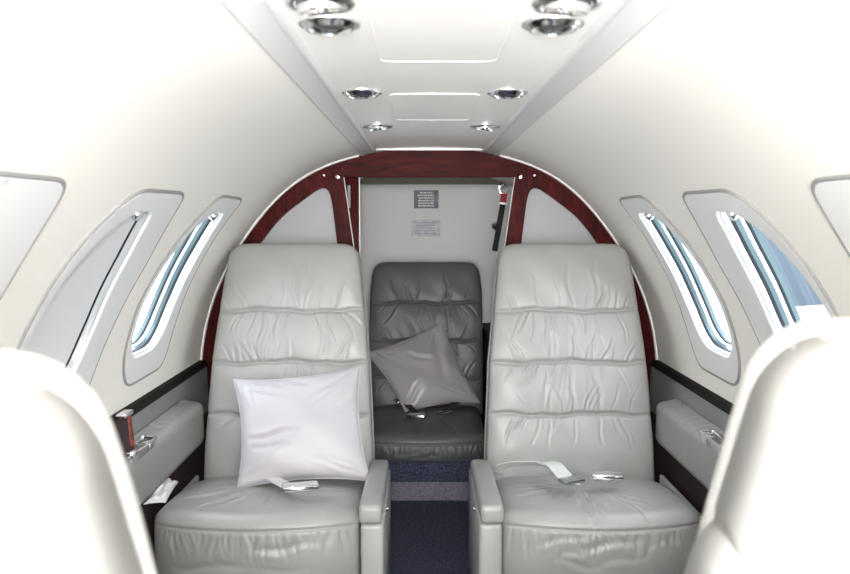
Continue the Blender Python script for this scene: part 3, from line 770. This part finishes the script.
for x, w in ((-0.133, 'left'), (0.131, 'right')):
    air_vent(x, 0.875, 'nearer chrome air vent by the %s ceiling rail, at the top edge' % w)
    reading_light(x, 0.968, 'nearer chrome reading light by the %s ceiling rail' % w)
    reading_light(x, 1.475, 'farther chrome reading light by the %s ceiling rail' % w)
    air_vent(x, 1.99, 'farther chrome air vent by the %s ceiling rail, closest to the divider' % w)

# ------------------------------------------------------------------ fittings on the aft bulkhead
YB = 3.70
def placard(px0, py0, px1, py1, m, ink, rows, label, seed):
    a = at(px0, py0, YB); c = at(px1, py1, YB); rng = random.Random(seed)
    cx, cz = (a[0]+c[0])/2, (a[2]+c[2])/2; w, h = c[0]-a[0], a[2]-c[2]
    r = empty('placard', (cx, YB, cz)); tag(r, label, 'placard', 'bulkhead placards')
    MB().rbox(-w/2, w/2, -0.004, 0.0, -h/2, h/2, 0.0015, 2).build('plate', m, r)
    for k in range(rows):
        z = h/2-(k+1)*h/(rows+1); mb = MB(); x = -w*rng.uniform(0.22, 0.42); e = -x
        while x < e-0.004:
            l = min(e-x, rng.uniform(0.004, 0.014)); mb.rbox(x, x+l, -0.0046, -0.0038, z-h*0.035, z+h*0.035); x += l+0.003
        mb.build('text_line', ink, r, smooth=False)
placard(414, 190.5, 438.5, 208.5, M['plaque'], M['ink'], 6, 'dark metal placard with white lettering, upper one on the bulkhead', 1)
placard(411.5, 220, 440, 236, M['plaque2'], M['ink2'], 5, 'pale silver placard with fine lettering, lower one on the bulkhead', 2)

st = empty('pull_strap', at(504, 190, 3.66))
tag(st, 'black and red pull strap hanging from a chrome hook on the bulkhead', 'strap')
def rel(px, py, Y=3.66): a, b = at(px, py, Y), at(504, 190, 3.66); return Vector((a[0]-b[0], a[1]-b[1], a[2]-b[2]))
mb = MB(); mb.lathe([(0.0, -0.038), (0.008, -0.036), (0.011, -0.028), (0.014, -0.010), (0.018, -0.006), (0.018, 0.0)], rel(502, 186, 3.70), (0, 1, 0), 20)
mb.build('hook', M['chrome'], st)
mb = MB(); mb.tube([rel(*p) for p in ((498.5, 188), (500, 193.5), (507, 193.5), (507.5, 188), (504, 184), (500, 184))], 0.0035, 8, True)
mb.build('hook_ring', M['chrome'], st)
fw = Vector((0, -1, 0))
mb = MB(); belt(mb, [rel(503.6, 193), rel(502.6, 203)], 0.029, fw, 0.004); mb.build('red_tab', M['redweb'], st)
mb = MB(); belt(mb, spline([rel(502.6, 204), rel(499.5, 222), rel(496.5, 240), rel(494.6, 251)], 5), 0.026, fw, 0.003); mb.build('webbing', M['darkweb'], st)
mb = MB(); belt(mb, [rel(502.7, 202.6), rel(502.5, 204.6)], 0.031, fw, 0.006); mb.build('buckle', M['steel'], st)
kn = MB().lathe([(0.0, -0.022), (0.012, -0.020), (0.019, -0.012), (0.020, -0.005), (0.022, 0.0)], at(495, 226, 3.70), (0, 1, 0), 24).build('knob', M['chrome'])
tag(kn, 'small round chrome knob on the bulkhead behind the strap', 'knob')
cb = empty('side_cabinet', (0.358, 3.35, 0.074))
tag(cb, 'low black cabinet to the right of the charcoal rear seat', 'cabinet')
MB().rbox(-0.112, 0.14, -0.12, 0.345, 0.0, 0.535, 0.006, 2).build('body', M['black'], cb)
MB().lathe([(0.0, -0.008), (0.008, -0.007), (0.010, -0.003), (0.013, -0.002), (0.013, 0.0)], (-0.098, -0.12, 0.345), (0, 1, 0), 20).build('push_button', M['chrome'], cb)

# ------------------------------------------------------------------ outside
struct(MB().rbox(-400, 400, -400, 400, -1.2, -1.1).build('ground', M['tarmac'], smooth=False), 'pale concrete apron outside the windows')
hg = empty('hangar', (7.9, 19.5, -1.1))
tag(hg, 'blue clad hangar seen through the middle right window', 'building')
def slab(P, z0, z1):
    n = len(P)
    return [(x, y, z0) for x, y in P]+[(x, y, z1) for x, y in P], [tuple(range(n))[::-1], tuple(range(n, 2*n))]+[(i, (i+1) % n, n+(i+1) % n, n+i) for i in range(n)]
P = [(0, 0), (16.2, 7.5), (21.0, 17.5), (4.7, 11.2)]
obj('walls', *slab(P, 0, 7), M['hangarwall'], hg, smooth=False)
obj('roof', *slab([(-0.2, -0.4), (16.6, 7.3), (21.3, 18.0), (4.6, 11.7)], 7.0, 7.4), M['hangarroof'], hg, smooth=False)
u = Vector((16.2, 7.5)).normalized(); v = Vector((u.y, -u.x))*0.1
obj('door', *slab([tuple(u*4+v), tuple(u*14+v), tuple(u*14-v), tuple(u*4-v)], 0, 5.6), M['hangardoor'], hg, smooth=False)

# ------------------------------------------------------------------ light
W = bpy.data.worlds.new('sky'); S.world = W; W.use_nodes = True
nt = W.node_tree; bg = nt.nodes['Background']
tc = nt.nodes.new('ShaderNodeTexCoord'); sp = nt.nodes.new('ShaderNodeSeparateXYZ'); rp = nt.nodes.new('ShaderNodeValToRGB')
rp.color_ramp.elements[0].position = 0.0; rp.color_ramp.elements[0].color = (1.0, 1.0, 1.0, 1)
rp.color_ramp.elements[1].position = 0.7; rp.color_ramp.elements[1].color = (0.85, 0.92, 1.0, 1)
nt.links.new(tc.outputs['Generated'], sp.inputs['Vector']); nt.links.new(sp.outputs['Z'], rp.inputs['Fac'])
nt.links.new(rp.outputs['Color'], bg.inputs['Color']); bg.inputs['Strength'].default_value = 9.0

def area(name, loc, target, sx, sy, power, col):
    l = bpy.data.lights.new(name, 'AREA'); l.shape = 'RECTANGLE'; l.size = sx; l.size_y = sy; l.energy = power; l.color = col
    o = bpy.data.objects.new(name, l); COL.objects.link(o); o.location = loc
    o.rotation_euler = (Vector(target)-Vector(loc)).to_track_quat('-Z', 'Y').to_euler()
    return o
fl_ = bpy.data.lights.new('camera_flash', 'SPOT'); fl_.energy = 60; fl_.spot_size = math.radians(105); fl_.spot_blend = 0.5
fl_.shadow_soft_size = 0.06; fl_.color = (1.0, 0.985, 0.97)
fo_ = bpy.data.objects.new('camera_flash', fl_); COL.objects.link(fo_); fo_.location = (-0.02, -0.06, 1.19)
fo_.rotation_euler = (Vector((0, 2.4, 0.85))-Vector(fo_.location)).to_track_quat('-Z', 'Y').to_euler()
area('front_fill', (0.0, -0.65, 0.85), (0, 2.4, 0.8), 0.9, 0.8, 40, (1.0, 0.99, 0.97))  # soft fill light added behind the camera to brighten the walls

# ------------------------------------------------------------------ camera
cam = bpy.data.cameras.new('camera'); co = bpy.data.objects.new('camera', cam); COL.objects.link(co)
cam.sensor_width = 36; cam.lens = 800*36/850; cam.clip_start = 0.02; cam.clip_end = 2000
pt = math.atan(66/800.); yw = math.atan(3/800.*math.cos(pt))
co.location = (CAMX, 0, CAMZ); co.rotation_euler = (PI/2-pt, 0, -yw)
cam.dof.use_dof = True; cam.dof.focus_distance = 2.4; cam.dof.aperture_fstop = 6.3
S.camera = co
S.view_settings.view_transform = 'Standard'; S.view_settings.look = 'None'
S.view_settings.gamma = 1; S.view_settings.use_curve_mapping = False
S.view_settings.exposure = 0.33
